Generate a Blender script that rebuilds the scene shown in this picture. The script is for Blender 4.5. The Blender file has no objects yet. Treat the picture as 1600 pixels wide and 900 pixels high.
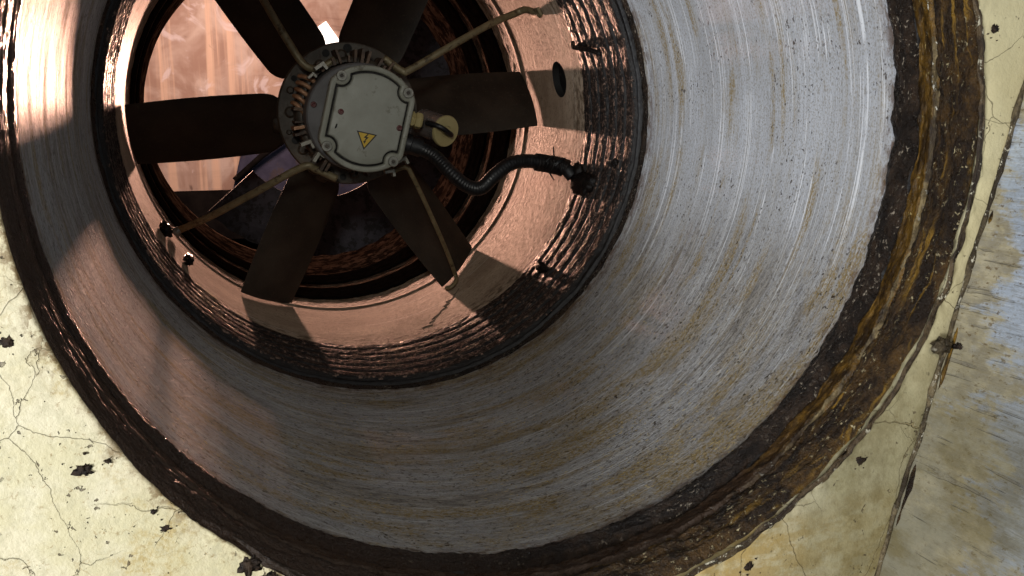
import bpy, bmesh, math, random
from math import sin, cos, pi, radians, sqrt, atan2, hypot
from mathutils import Vector, Matrix, noise as mn

random.seed(7)
S = 0.4                      # one unit of the layout is the duct radius, 0.4 m
scene = bpy.context.scene
C = scene.collection

# ------------------------------------------------------------------ camera
F_PX, YAW, PIT = 1450.0, 0.326, -0.198
cd = bpy.data.cameras.new('camera')
cd.sensor_width = 36.0
cd.lens = F_PX / 1600.0 * 36.0
cd.clip_start, cd.clip_end = 0.02, 200.0
cam = bpy.data.objects.new('camera', cd)
C.objects.link(cam)
fw = Vector((sin(YAW) * cos(PIT), cos(YAW) * cos(PIT), sin(PIT)))
rt = Vector((cos(YAW), -sin(YAW), 0.0))
up = rt.cross(fw)
mw = Matrix(((rt.x, up.x, -fw.x, 0), (rt.y, up.y, -fw.y, 0), (rt.z, up.z, -fw.z, 0), (0, 0, 0, 1)))
mw.translation = Vector((-0.688, -1.944, 0.066)) * S
cam.matrix_world = mw
scene.camera = cam

# ------------------------------------------------------------------ world, lamps, exposure
w = bpy.data.worlds.new('World')
scene.world = w
w.use_nodes = True
w.node_tree.nodes['Background'].inputs[0].default_value = (0.78, 0.88, 1.0, 1)
w.node_tree.nodes['Background'].inputs[1].default_value = 0.03
scene.view_settings.view_transform = 'Standard'
scene.view_settings.look = 'None'
scene.view_settings.exposure = 0.0
scene.view_settings.gamma = 1.0
scene.view_settings.use_curve_mapping = False

def lamp(name, kind, loc, target, power, color, size=0.1, size_y=None, spot=None):
    d = bpy.data.lights.new(name, kind)
    d.energy = power
    d.color = color
    if kind == 'AREA':
        d.shape = 'RECTANGLE'
        d.size = size * S
        d.size_y = (size_y or size) * S
    else:
        d.shadow_soft_size = size * S
    if spot:
        d.spot_size = radians(spot)
        d.spot_blend = 0.3
    o = bpy.data.objects.new(name, d)
    C.objects.link(o)
    o.location = Vector(loc) * S
    o.rotation_euler = (Vector(target) - Vector(loc)).to_track_quat('-Z', 'Y').to_euler()
    return o

lamp('window_light', 'AREA', (-4.6, -4.3, -1.35), (0.55, 0.3, 0.0), 68.0, (0.92, 0.96, 1.0), 1.7, 1.7)
lamp('front_fill', 'AREA', (-1.5, -4.2, 1.5), (0.0, 2.0, 0.0), 13.0, (1.0, 0.98, 0.9), 0.7)  # added fill in front of the duct, lifts the motor cover
lamp('plant_room_flood', 'SPOT', (-0.25, 20.0, 0.30), (0.0, 2.0, 0.0), 4000.0, (1.0, 0.52, 0.36), 0.34, spot=14)
lamp('plant_room_lamp', 'AREA', (0.6, 15.5, 3.2), (-0.8, 22.0, 0.0), 105.0, (1.0, 0.68, 0.55), 2.2)

# ------------------------------------------------------------------ helpers
def V(*a):
    return Vector(a)

def cyl(theta_deg, r, y):
    t = radians(theta_deg)
    return Vector((r * cos(t), y, r * sin(t)))

def nz(x, y, z, k=1.0):
    return mn.noise(Vector((x * k, y * k, z * k)))

def fbm(x, y, z, k=1.0, octs=4):
    return mn.fractal(Vector((x * k, y * k, z * k)), 1.0, 2.0, octs)

def mk(name, verts, faces, mat, parent=None, smooth=True, label=None, category=None, group=None, kind=None, ang=None):
    """Link one mesh object; verts in layout units, parent-relative when there is a parent."""
    off = Vector((0, 0, 0))
    p = parent
    while p is not None:
        off += p.location
        p = p.parent
    me = bpy.data.meshes.new(name)
    me.from_pydata([tuple(Vector(v) * S - off) for v in verts], [], faces)
    me.validate()
    bm = bmesh.new()
    bm.from_mesh(me)
    bmesh.ops.recalc_face_normals(bm, faces=bm.faces)
    if ang is not None:
        for e in bm.edges:
            if len(e.link_faces) == 2 and e.calc_face_angle(0) > radians(ang):
                e.smooth = False
    bm.to_mesh(me)
    bm.free()
    for pl in me.polygons:
        pl.use_smooth = smooth
    me.update()
    o = bpy.data.objects.new(name, me)
    if mat is not None:
        me.materials.append(mat)
    C.objects.link(o)
    if parent is not None:
        o.parent = parent
    props(o, label, category, group, kind)
    return o

def props(o, label=None, category=None, group=None, kind=None):
    for k, v in (('label', label), ('category', category), ('group', group), ('kind', kind)):
        if v:
            o[k] = v

def empty(name, loc, label=None, category=None, group=None, kind=None, parent=None):
    o = bpy.data.objects.new(name, None)
    o.location = Vector(loc) * S
    C.objects.link(o)
    if parent is not None:
        o.parent = parent
        o.location = o.location - parent.location
    props(o, label, category, group, kind)
    return o

def grid_faces(nr, nc, wrap=False, base=0):
    f = []
    for i in range(nr - 1):
        for j in range(nc if wrap else nc - 1):
            a = base + i * nc + j
            b = base + i * nc + (j + 1) % nc
            f.append((a, b, b + nc, a + nc))
    return f

def revolve(fn, nth, vs):
    """fn(theta, v) -> (R, y); a closed ring of rows."""
    verts = []
    for v in vs:
        for j in range(nth):
            t = 2 * pi * j / nth
            r, y = fn(t, v)
            verts.append((r * cos(t), y, r * sin(t)))
    return verts, grid_faces(len(vs), nth, True)

def lerp_prof(pts, v):
    """pts: list of (s, R, y)."""
    for a, b in zip(pts, pts[1:]):
        if v <= b[0]:
            k = (v - a[0]) / max(1e-9, b[0] - a[0])
            return a[1] + (b[1] - a[1]) * k, a[2] + (b[2] - a[2]) * k
    return pts[-1][1], pts[-1][2]

def catmull(P, n):
    P = [Vector(p) for p in P]
    Q = [P[0] * 2 - P[1]] + P + [P[-1] * 2 - P[-2]]
    out = []
    for i in range(1, len(Q) - 2):
        for k in range(n):
            t = k / n
            a, b, c, d = Q[i - 1], Q[i], Q[i + 1], Q[i + 2]
            out.append(0.5 * ((2 * b) + (c - a) * t + (2 * a - 5 * b + 4 * c - d) * t * t + (3 * b - a - 3 * c + d) * t ** 3))
    out.append(P[-1])
    return out

def tube(path, rad, seg=12, closed_ends=True, flat=1.0, wob=None):
    """path: list of vectors, rad: number or fn(i, s). flat squashes the second axis."""
    verts, faces = [], []
    n = len(path)
    prev = None
    dist = 0.0
    for i, p in enumerate(path):
        t = (path[min(i + 1, n - 1)] - path[max(i - 1, 0)]).normalized()
        if prev is None:
            a = t.cross(Vector((0, 1, 0.13))).normalized()
        else:
            a = (prev - t * prev.dot(t)).normalized()
        prev = a
        b = t.cross(a)
        if i:
            dist += (path[i] - path[i - 1]).length
        r = rad(i, dist) if callable(rad) else rad
        for k in range(seg):
            an = 2 * pi * k / seg
            rr = r * (1 + (wob(p, an) if wob else 0))
            verts.append(p + a * (cos(an) * rr) + b * (sin(an) * rr * flat))
    faces = grid_faces(n, seg, True)
    if closed_ends:
        faces.append(tuple(range(seg)))
        faces.append(tuple(range((n - 1) * seg, n * seg)))
    return verts, faces

def lathe(axis_o, axis_d, prof, seg=24):
    """prof: list of (dist along the axis, radius)."""
    d = Vector(axis_d).normalized()
    a = d.cross(Vector((0.12, 0.3, 1))).normalized()
    b = d.cross(a)
    o = Vector(axis_o)
    verts = []
    for h, r in prof:
        for k in range(seg):
            t = 2 * pi * k / seg
            verts.append(o + d * h + (a * cos(t) + b * sin(t)) * max(r, 1e-4))
    return verts, grid_faces(len(prof), seg, True)

def box(c, ax, ay, az, hx, hy, hz):
    c, ax, ay, az = Vector(c), Vector(ax).normalized(), Vector(ay).normalized(), Vector(az).normalized()
    v = [c + ax * (hx * i) + ay * (hy * j) + az * (hz * k) for i in (-1, 1) for j in (-1, 1) for k in (-1, 1)]
    f = [(0, 1, 3, 2), (4, 6, 7, 5), (0, 4, 5, 1), (2, 3, 7, 6), (0, 2, 6, 4), (1, 5, 7, 3)]
    return v, f

def join(*ms):
    V_, F_ = [], []
    for v, f in ms:
        b = len(V_)
        V_ += list(v)
        F_ += [tuple(i + b for i in q) for q in f]
    return V_, F_

def lump(c, rx, ry, rz, amp=0.35, k=1.0, seg=18, rows=11, axes=None, seed=0.0):
    """A rough blob with three half-axes."""
    c = Vector(c)
    ax = axes or (Vector((1, 0, 0)), Vector((0, 1, 0)), Vector((0, 0, 1)))
    verts, faces = [], []
    for i in range(rows):
        ph = -pi / 2 + pi * (i + 0.02) / (rows - 1 + 0.04)
        for j in range(seg):
            t = 2 * pi * j / seg
            d = Vector((cos(ph) * cos(t), cos(ph) * sin(t), sin(ph)))
            s = 1 + amp * fbm(d.x + seed, d.y - seed, d.z + 2 * seed, 1.7 * k, 4)
            verts.append(c + ax[0] * (d.x * rx * s) + ax[1] * (d.y * ry * s) + ax[2] * (d.z * rz * s))
    faces = grid_faces(rows, seg, True)
    faces.append(tuple(range(seg)))
    faces.append(tuple(range((rows - 1) * seg, rows * seg)))
    return verts, faces

# ------------------------------------------------------------------ materials
class M:
    def __init__(s, name):
        s.m = bpy.data.materials.new(name)
        s.m.use_nodes = True
        s.t = s.m.node_tree
        s.b = s.t.nodes['Principled BSDF']
        s.tc = s.t.nodes.new('ShaderNodeTexCoord')
        s.sep = None

    def n(s, typ, **kw):
        nd = s.t.nodes.new(typ)
        for k, v in kw.items():
            setattr(nd, k, v)
        return nd

    def put(s, sock, val):
        if hasattr(val, 'is_linked') or isinstance(val, bpy.types.NodeSocket):
            s.t.links.new(val, sock)
        elif isinstance(val, (tuple, list)):
            sock.default_value = tuple(val) + ((1.0,) if len(val) == 3 and len(sock.default_value) == 4 else ())
        else:
            sock.default_value = val

    def coords(s, sc=(1, 1, 1), off=(0, 0, 0)):
        mp = s.n('ShaderNodeMapping')
        mp.inputs['Scale'].default_value = tuple(a / S for a in sc)
        mp.inputs['Location'].default_value = off
        s.t.links.new(s.tc.outputs['Object'], mp.inputs['Vector'])
        return mp.outputs['Vector']

    def noise(s, sc=(1, 1, 1), detail=4, rough=0.55, dist=0.0, off=(0, 0, 0)):
        nd = s.n('ShaderNodeTexNoise')
        if not isinstance(sc, tuple):
            sc = (sc, sc, sc)
        s.t.links.new(s.coords(sc, off), nd.inputs['Vector'])
        nd.inputs['Scale'].default_value = 1.0
        nd.inputs['Detail'].default_value = detail
        nd.inputs['Roughness'].default_value = rough
        nd.inputs['Distortion'].default_value = dist
        return nd.outputs['Fac']

    def vor(s, sc, feature='DISTANCE_TO_EDGE', warp=0.0, off=(0, 0, 0)):
        nd = s.n('ShaderNodeTexVoronoi', feature=feature)
        if not isinstance(sc, tuple):
            sc = (sc, sc, sc)
        co = s.coords(sc, off)
        if warp:
            nn = s.n('ShaderNodeTexNoise')
            s.t.links.new(co, nn.inputs['Vector'])
            nn.inputs['Scale'].default_value = 2.2
            nn.inputs['Detail'].default_value = 6
            sub = s.n('ShaderNodeVectorMath', operation='MULTIPLY_ADD')
            s.t.links.new(nn.outputs['Color'], sub.inputs[0])
            sub.inputs[1].default_value = (warp, warp, warp)
            s.t.links.new(co, sub.inputs[2])
            co = sub.outputs[0]
        s.t.links.new(co, nd.inputs['Vector'])
        nd.inputs['Scale'].default_value = 1.0
        return nd.outputs['Distance']

    def ramp(s, fac, a, b, lo=0.0, hi=1.0):
        """Smooth remap of fac from [a, b] to [lo, hi]."""
        nd = s.n('ShaderNodeMapRange', interpolation_type='SMOOTHSTEP')
        s.put(nd.inputs['Value'], fac)
        if a <= b:
            nd.inputs['From Min'].default_value, nd.inputs['From Max'].default_value = a, b
            nd.inputs['To Min'].default_value, nd.inputs['To Max'].default_value = lo, hi
        else:
            nd.inputs['From Min'].default_value, nd.inputs['From Max'].default_value = b, a
            nd.inputs['To Min'].default_value, nd.inputs['To Max'].default_value = hi, lo
        return nd.outputs['Result']

    def math(s, op, a, b=0.0, c=0.0):
        nd = s.n('ShaderNodeMath', operation=op)
        s.put(nd.inputs[0], a)
        s.put(nd.inputs[1], b)
        s.put(nd.inputs[2], c)
        return nd.outputs[0]

    def mul(s, a, b):
        return s.math('MULTIPLY', a, b)

    def add(s, a, b):
        return s.math('ADD', a, b)

    def mx(s, *a):
        r = a[0]
        for q in a[1:]:
            r = s.math('MAXIMUM', r, q)
        return r

    def mix(s, fac, a, b):
        nd = s.n('ShaderNodeMix', data_type='RGBA')
        s.put(nd.inputs[0], fac)
        s.put(nd.inputs[6], a)
        s.put(nd.inputs[7], b)
        return nd.outputs[2]

    def axis(s, i):
        if s.sep is None:
            nd = s.n('ShaderNodeSeparateXYZ')
            s.t.links.new(s.coords(), nd.inputs[0])
            s.sep = nd
        return s.sep.outputs[i]

    def out(s, color, rough=0.5, metal=0.0, bump=None, dist=0.001, spec=0.5, strength=1.0, coat=None):
        s.put(s.b.inputs['Base Color'], color)
        s.put(s.b.inputs['Roughness'], rough)
        s.put(s.b.inputs['Metallic'], metal)
        s.put(s.b.inputs['Specular IOR Level'], spec)
        if coat:
            s.b.inputs['Coat Weight'].default_value = coat[0]
            s.b.inputs['Coat Roughness'].default_value = coat[1]
        if bump is not None:
            nd = s.n('ShaderNodeBump')
            nd.inputs['Distance'].default_value = dist
            nd.inputs['Strength'].default_value = strength
            s.put(nd.inputs['Height'], bump)
            s.t.links.new(nd.outputs[0], s.b.inputs['Normal'])
        return s.m

def mat_galvanised():
    m = M('brushed_galvanised_steel')
    fine = m.noise((2.2, 190, 2.2), 3, 0.6)
    mid = m.noise((1.2, 48, 1.2), 5, 0.7, off=(3, 1, 7))
    broad = m.noise((2.2, 3.5, 2.2), 5, 0.6, off=(9, 4, 2))
    grit = m.noise((150, 190, 150), 2, 0.6, off=(2, 3, 4))
    col = m.mix(m.ramp(broad, 0.3, 0.7), (0.46, 0.47, 0.50), (0.56, 0.575, 0.615))
    col = m.mix(m.mul(m.ramp(mid, 0.48, 0.68), 0.26), col, (0.36, 0.34, 0.30))
    col = m.mix(m.mul(m.ramp(fine, 0.48, 0.64), 0.24), col, (0.27, 0.25, 0.23))
    col = m.mix(m.mul(m.ramp(grit, 0.50, 0.62), 0.50), col, (0.22, 0.18, 0.12))
    # bright drawn scratches round the bore
    scr = m.mul(m.ramp(m.noise((0.5, 190, 0.5), 2, 0.5, off=(5, 5, 1)), 0.61, 0.67), m.ramp(m.noise((2.4, 9, 2.4), 3, 0.6, off=(1, 8, 3)), 0.46, 0.58))
    scr2 = m.mul(m.ramp(m.noise((0.6, 120, 0.6), 2, 0.5, off=(9, 2, 1)), 0.64, 0.68), m.ramp(m.noise((1.8, 6, 1.8), 3, 0.6, off=(3, 8, 9)), 0.50, 0.58))
    scr3 = m.mul(m.ramp(m.noise((1.3, 240, 1.3), 1, 0.5, off=(7, 5, 6)), 0.64, 0.70), m.ramp(m.noise((3.4, 7, 3.4), 3, 0.6, off=(8, 3, 3)), 0.46, 0.56))
    scr = m.mx(scr, m.mx(scr2, scr3))
    col = m.mix(m.mul(scr, 0.9), col, (0.93, 0.94, 0.97))
    # tan grease bands, broken up into grains
    band = m.ramp(m.noise((0.7, 15, 0.7), 3, 0.6, off=(2, 2, 6)), 0.46, 0.60)
    patch = m.ramp(m.noise((3.0, 9.0, 3.0), 5, 0.68, off=(4, 7, 4)), 0.42, 0.58)
    grain = m.ramp(m.noise((95, 150, 95), 3, 0.7), 0.45, 0.56)
    lowz = m.ramp(m.axis(2), -0.35, -0.8)
    band = m.mx(band, m.mul(lowz, m.ramp(m.noise((0.9, 7, 0.9), 3, 0.6, off=(4, 2, 9)), 0.42, 0.58)))
    stain = m.mul(m.mul(band, patch), m.ramp(grain, 0, 1, 0.35, 1.0))
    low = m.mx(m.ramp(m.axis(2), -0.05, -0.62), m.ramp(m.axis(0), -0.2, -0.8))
    dull = m.mx(m.mul(m.ramp(m.noise((1.6, 11.0, 1.6), 6, 0.7, off=(14, 3, 8)), 0.40, 0.62), m.ramp(low, 0, 1, 0.06, 1.0)), m.mul(low, 0.62))  # brown grime that also paints the shade of the bottom and left side
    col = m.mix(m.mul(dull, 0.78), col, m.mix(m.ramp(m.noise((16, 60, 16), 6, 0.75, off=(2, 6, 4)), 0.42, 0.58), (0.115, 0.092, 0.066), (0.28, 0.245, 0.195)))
    col = m.mix(m.mul(stain, 0.85), col, (0.27, 0.185, 0.06))
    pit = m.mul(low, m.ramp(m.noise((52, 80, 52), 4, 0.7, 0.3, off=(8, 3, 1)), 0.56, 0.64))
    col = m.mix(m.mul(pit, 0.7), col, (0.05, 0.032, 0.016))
    gold = m.mul(m.mul(lowz, m.ramp(m.noise((70, 100, 70), 3, 0.65, off=(2, 9, 1)), 0.60, 0.66)), m.ramp(m.noise((3, 8, 3), 4, 0.65, off=(6, 6, 2)), 0.44, 0.58))
    col = m.mix(m.mul(gold, 0.9), col, (0.52, 0.40, 0.18))
    # rust near both ends of the bore
    y = m.axis(1)
    ends = m.mx(m.ramp(y, 1.28, 1.42), m.ramp(y, 0.07, 0.0))
    rust = m.mul(ends, m.ramp(m.noise((14, 26, 14), 5, 0.7, off=(1, 1, 9)), 0.45, 0.58))
    col = m.mix(m.mul(rust, 0.9), col, (0.10, 0.045, 0.015))
    # specks and small pits
    zone = m.ramp(m.noise((3.4, 3.4, 3.4), 3, 0.6, off=(6, 0, 0)), 0.42, 0.60)
    sp = m.mul(m.ramp(m.noise((62, 88, 62), 2, 0.5, off=(4, 4, 9)), 0.645, 0.69), zone)
    sp2 = m.mul(m.ramp(m.noise((17, 30, 17), 3, 0.6, 0.5, off=(3, 13, 3)), 0.70, 0.74), m.ramp(zone, 0, 1, 0.4, 1.0))
    col = m.mix(m.mul(m.mx(sp, sp2), 0.9), col, (0.04, 0.024, 0.012))
    rg = m.add(m.ramp(fine, 0.3, 0.7, 0.46, 0.60), m.mul(m.mx(stain, rust), 0.25))
    h = m.add(m.mul(fine, 0.45), m.add(m.mul(m.noise((60, 110, 60), 4, 0.65), 0.55), m.add(m.mul(m.mx(sp, sp2), 0.5), m.mul(m.mul(low, m.noise((44, 70, 44), 5, 0.72, 0.4, off=(5, 8, 5))), 2.2))))
    return m.out(col, rg, m.ramp(m.mx(stain, m.mx(rust, sp)), 0, 1, 0.03, 0.0), h, 0.0011, 0.06)

def mat_wall():
    m = M('aged_cream_paint')
    b1 = m.noise(2.0, 5, 0.6)
    b2 = m.noise(7.0, 6, 0.65, off=(3, 3, 1))
    fine = m.noise(130.0, 3, 0.7)
    col = m.mix(m.ramp(b1, 0.3, 0.7), (0.66, 0.565, 0.345), (0.74, 0.67, 0.475))
    col = m.mix(m.mul(m.ramp(b2, 0.42, 0.62), 0.65), col, (0.60, 0.53, 0.30))
    col = m.mix(m.mul(m.ramp(m.noise(42.0, 4, 0.7, off=(2, 8, 1)), 0.48, 0.62), 0.45), col, (0.52, 0.47, 0.30))
    stn = m.mul(m.ramp(m.noise(5.5, 7, 0.72, off=(8, 1, 2)), 0.50, 0.63), m.ramp(fine, 0.40, 0.56, 0.25, 1.0))
    col = m.mix(m.mul(stn, 0.8), col, (0.46, 0.34, 0.13))
    frk = m.mul(m.ramp(m.noise(78.0, 4, 0.7, 0.3, off=(3, 7, 7)), 0.60, 0.67), m.ramp(m.noise(4.0, 5, 0.65, off=(2, 5, 9)), 0.40, 0.60))
    col = m.mix(m.mul(frk, 0.7), col, (0.30, 0.19, 0.07))
    crz = m.mul(m.ramp(m.vor(13.0, warp=0.4, off=(7, 2, 4)), 0.010, 0.002), m.ramp(m.noise(3.2, 4, 0.65, off=(9, 3, 3)), 0.44, 0.60))
    col = m.mix(m.mul(crz, 0.42), col, (0.36, 0.25, 0.10))
    # dirt gathers round the hole
    r = m.math('SQRT', m.add(m.mul(m.axis(0), m.axis(0)), m.mul(m.axis(2), m.axis(2))))
    rim = m.mul(m.ramp(m.add(r, m.mul(m.noise(12.0, 6, 0.72, off=(2, 9, 2)), 0.18)), 1.135, 1.085), m.ramp(m.noise(50.0, 4, 0.7), 0.44, 0.56, 0.1, 1.0))
    col = m.mix(m.mul(rim, 0.9), col, (0.20, 0.125, 0.05))
    foot = m.mul(m.ramp(m.add(m.axis(2), m.mul(m.noise((3, 3, 12), 5, 0.65, off=(3, 3, 3)), 0.16)), -0.74, -0.84), m.ramp(m.noise((14, 14, 30), 5, 0.7), 0.40, 0.56, 0.35, 1.0))
    col = m.mix(m.mul(foot, 0.85), col, (0.44, 0.29, 0.09))
    # the right-hand strip by the seam is darker: grime, plus light falloff painted in
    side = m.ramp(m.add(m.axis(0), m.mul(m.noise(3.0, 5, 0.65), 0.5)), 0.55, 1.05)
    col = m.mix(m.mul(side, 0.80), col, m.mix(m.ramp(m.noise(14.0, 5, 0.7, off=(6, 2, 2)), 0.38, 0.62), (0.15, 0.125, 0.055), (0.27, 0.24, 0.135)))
    up_ = m.mul(m.ramp(m.axis(2), -0.75, -0.25), m.ramp(m.axis(0), 0.7, 0.95))
    col = m.mix(m.mul(up_, 0.7), col, (0.66, 0.57, 0.33))
    crk = m.mul(m.ramp(m.vor(1.9, warp=0.30), 0.0024, 0.0006), m.ramp(m.noise(2.0, 3, 0.6, off=(5, 2, 8)), 0.38, 0.54))
    crk2 = m.mul(m.ramp(m.vor(4.5, warp=0.35, off=(4, 4, 4)), 0.0042, 0.0008), m.ramp(m.noise(2.6, 3, 0.6, off=(1, 6, 3)), 0.42, 0.58))
    col = m.mix(m.mul(m.mx(crk, m.mul(crk2, 0.8)), 0.45), col, (0.24, 0.17, 0.07))
    sp = m.mul(m.ramp(m.noise(58.0, 3, 0.6, 0.4, off=(9, 9, 9)), 0.66, 0.70), m.ramp(m.noise(6.0, 4, 0.65, off=(6, 6, 6)), 0.42, 0.56))
    sp = m.mx(sp, m.mul(m.ramp(m.noise(24.0, 5, 0.7, 0.6, off=(1, 9, 4)), 0.69, 0.73), 1.0))
    col = m.mix(m.mul(sp, 0.85), col, (0.11, 0.075, 0.04))
    h = m.add(m.mul(b2, 0.8), m.add(m.mul(m.noise(55.0, 5, 0.7), 0.5), m.mul(m.mx(crk, m.mx(crk2, sp)), -0.9)))
    return m.out(col, m.ramp(fine, 0.3, 0.7, 0.42, 0.6), 0.0, h, 0.0022, 0.4)

def mat_side():
    m = M('stained_side_sheet')
    y = m.axis(1)
    streak = m.noise((75, 3.5, 75), 5, 0.72)
    b = m.noise((6, 2.6, 6), 6, 0.65, off=(1, 5, 2))
    fine = m.noise((150, 90, 150), 3, 0.7)
    col = m.mix(m.ramp(b, 0.3, 0.7), (0.40, 0.455, 0.54), (0.56, 0.62, 0.71))
    col = m.mix(m.mul(m.ramp(streak, 0.48, 0.62), 0.5), col, (0.30, 0.31, 0.32))
    reach = m.add(y, m.add(m.add(m.mul(m.noise((7, 4.0, 7), 6, 0.68, off=(7, 7, 7)), 0.85), m.mul(streak, 0.22)), m.add(m.ramp(m.axis(2), -0.45, -0.80, 0.0, 0.14), m.ramp(m.axis(2), -0.40, -0.05, 0.0, -0.10))))
    tan = m.mul(m.ramp(reach, 0.14, 0.24), m.ramp(m.noise((3.2, 2.5, 3.2), 4, 0.6, off=(2, 8, 8)), 0.34, 0.46, 0.2, 1.0))
    tanc = m.mix(m.ramp(m.noise((26, 16, 26), 5, 0.7, off=(5, 1, 7)), 0.38, 0.62), (0.22, 0.165, 0.06), (0.40, 0.32, 0.15))
    hair = m.ramp(m.noise((190, 2.4, 190), 2, 0.6, off=(6, 1, 2)), 0.58, 0.66)
    col = m.mix(m.mul(hair, 0.30), col, (0.80, 0.83, 0.87))
    hair2 = m.ramp(m.noise((170, 3.0, 170), 2, 0.6, off=(1, 7, 5)), 0.58, 0.66)
    col = m.mix(m.mul(hair2, 0.35), col, (0.20, 0.20, 0.20))
    col = m.mix(m.mul(m.ramp(fine, 0.50, 0.62), 0.30), col, (0.24, 0.22, 0.17))
    col = m.mix(m.mul(tan, 0.80), col, tanc)
    frk = m.mul(m.ramp(m.noise((85, 50, 85), 4, 0.7, off=(4, 9, 2)), 0.58, 0.65), m.ramp(reach, 0.02, 0.18, 0.25, 1.0))
    col = m.mix(m.mul(frk, 0.75), col, (0.12, 0.075, 0.025))
    grime = m.mul(m.ramp(m.axis(2), -0.30, -0.80), m.ramp(b, 0.36, 0.6, 0.5, 1.0))
    col = m.mix(m.mul(grime, 0.85), col, m.mix(m.ramp(m.noise((9, 5, 9), 5, 0.7, off=(3, 8, 3)), 0.4, 0.6), (0.13, 0.105, 0.045), (0.20, 0.185, 0.13)))
    sc = m.mul(m.ramp(m.noise((60, 2.2, 60), 3, 0.6, off=(3, 1, 1)), 0.60, 0.66), m.ramp(b, 0.42, 0.54))
    col = m.mix(m.mul(sc, 0.38), col, (0.13, 0.12, 0.11))
    h = m.add(m.mul(streak, 0.5), m.add(m.mul(m.noise((40, 18, 40), 5, 0.65), 0.6), m.mul(sc, -0.6)))
    return m.out(col, m.ramp(tan, 0, 1, 0.42, 0.6), m.ramp(tan, 0, 1, 0.25, 0.0), h, 0.0016)

def mat_crust(name, dark, mid, flake, flake_amt, rough=(0.3, 0.62), sc=1.0, bump=0.003, right=None, ochre=None, spec=0.32):
    """right: (x0, x1, colour, amount) - this sealant shows its own colour only on the right; elsewhere dark brown paints in the shade."""
    m = M(name)
    b = m.noise((8 * sc, 20 * sc, 8 * sc), 6, 0.70, 0.5)
    f = m.noise((48 * sc, 66 * sc, 48 * sc), 5, 0.72, off=(4, 2, 1))
    col = m.mix(m.ramp(b, 0.40, 0.64), dark, mid)
    col = m.mix(m.mul(m.ramp(f, 0.46, 0.62), 0.65), col, dark)
    if ochre:
        oc = m.mul(m.ramp(m.noise((2.2, 46, 2.2), 4, 0.65, 0.3, off=(5, 5, 8)), 0.53, 0.63), m.ramp(m.noise((5, 12, 5), 5, 0.65, off=(2, 4, 4)), 0.44, 0.58))
        col = m.mix(m.mul(oc, 0.85), col, ochre)
    fl = m.mul(m.ramp(m.noise((62 * sc, 110 * sc, 62 * sc), 4, 0.7, 0.3, off=(7, 1, 3)), 0.61 - flake_amt, 0.65 - flake_amt), m.ramp(m.noise(5.0 * sc, 5, 0.65, off=(1, 2, 8)), 0.42, 0.56))
    col = m.mix(m.mul(fl, 0.88), col, flake)
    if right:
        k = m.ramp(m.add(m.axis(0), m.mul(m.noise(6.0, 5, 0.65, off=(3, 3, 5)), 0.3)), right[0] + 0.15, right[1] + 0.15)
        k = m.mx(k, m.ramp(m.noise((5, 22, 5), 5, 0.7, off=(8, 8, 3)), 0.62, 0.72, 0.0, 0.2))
        col = m.mix(k, right[2], col)  # left-hand shade of the ring put into the colour
    h = m.add(m.mul(b, 0.6), m.add(m.mul(f, 1.3), m.mul(fl, 0.4)))
    return m.out(col, m.ramp(f, 0.35, 0.65, rough[0], rough[1]), 0.0, h, bump, spec)

def mat_grease():
    m = M('greasy_black_connector')
    y = m.noise((1.5, 70, 1.5), 3, 0.6)
    f = m.noise((70, 90, 70), 4, 0.75)
    g = m.noise((22, 44, 22), 6, 0.72, off=(3, 3, 8))
    col = m.mix(m.ramp(g, 0.42, 0.58), (0.005, 0.004, 0.004), (0.032, 0.019, 0.014))
    col = m.mix(m.mul(m.ramp(f, 0.53, 0.60), 0.85), col, (0.30, 0.19, 0.14))  # copper glints painted in as bright specks
    gv = m.ramp(m.noise((1.2, 28, 1.2), 3, 0.6, off=(6, 1, 6)), 0.56, 0.64)
    col = m.mix(m.mul(gv, 0.85), col, (0.010, 0.008, 0.007))
    h = m.add(m.mul(f, 1.0), m.add(m.mul(g, 0.9), m.mul(y, 0.4)))
    return m.out(col, m.ramp(f, 0.40, 0.62, 0.62, 0.30), 0.0, h, 0.0042, 0.45)

def mat_housing():
    m = M('dusty_fan_casing')
    b = m.noise((3, 6, 3), 5, 0.62)
    f = m.noise(66.0, 4, 0.75)
    col = m.mix(m.ramp(b, 0.35, 0.68), (0.43, 0.325, 0.235), (0.59, 0.47, 0.35))
    col = m.mix(m.mul(m.ramp(f, 0.50, 0.62), 0.5), col, (0.24, 0.18, 0.13))
    ln = m.mul(m.ramp(m.noise((1.0, 110, 1.0), 2, 0.5, off=(2, 2, 2)), 0.63, 0.69), m.ramp(m.noise((2.5, 5, 2.5), 3, 0.6, off=(5, 1, 1)), 0.48, 0.58))
    col = m.mix(m.mul(ln, 0.8), col, (0.88, 0.84, 0.76))
    y = m.axis(1)
    ed = m.mx(m.ramp(y, 0.16, 0.02), m.ramp(y, 0.62, 0.84))
    gr = m.mul(m.ramp(m.noise((20, 34, 20), 6, 0.72, off=(8, 4, 4)), 0.46, 0.60), m.ramp(ed, 0, 1, 0.12, 1.0))
    col = m.mix(m.mul(gr, 0.8), col, (0.13, 0.085, 0.05))
    sp = m.mul(m.ramp(m.noise(58.0, 3, 0.6, off=(2, 7, 6)), 0.66, 0.70), m.ramp(m.noise(5.0, 3, 0.6, off=(2, 7, 6)), 0.48, 0.58))
    col = m.mix(sp, col, (0.05, 0.03, 0.02))
    h = m.add(m.mul(f, 0.38), m.add(m.mul(m.noise((26, 34, 26), 4, 0.62, off=(6, 6, 1)), 0.30), m.add(m.mul(ln, 0.2), m.mul(gr, 0.3))))
    return m.out(col, m.ramp(f, 0.3, 0.7, 0.50, 0.66), 0.0, h, 0.0026, 0.02)

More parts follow.
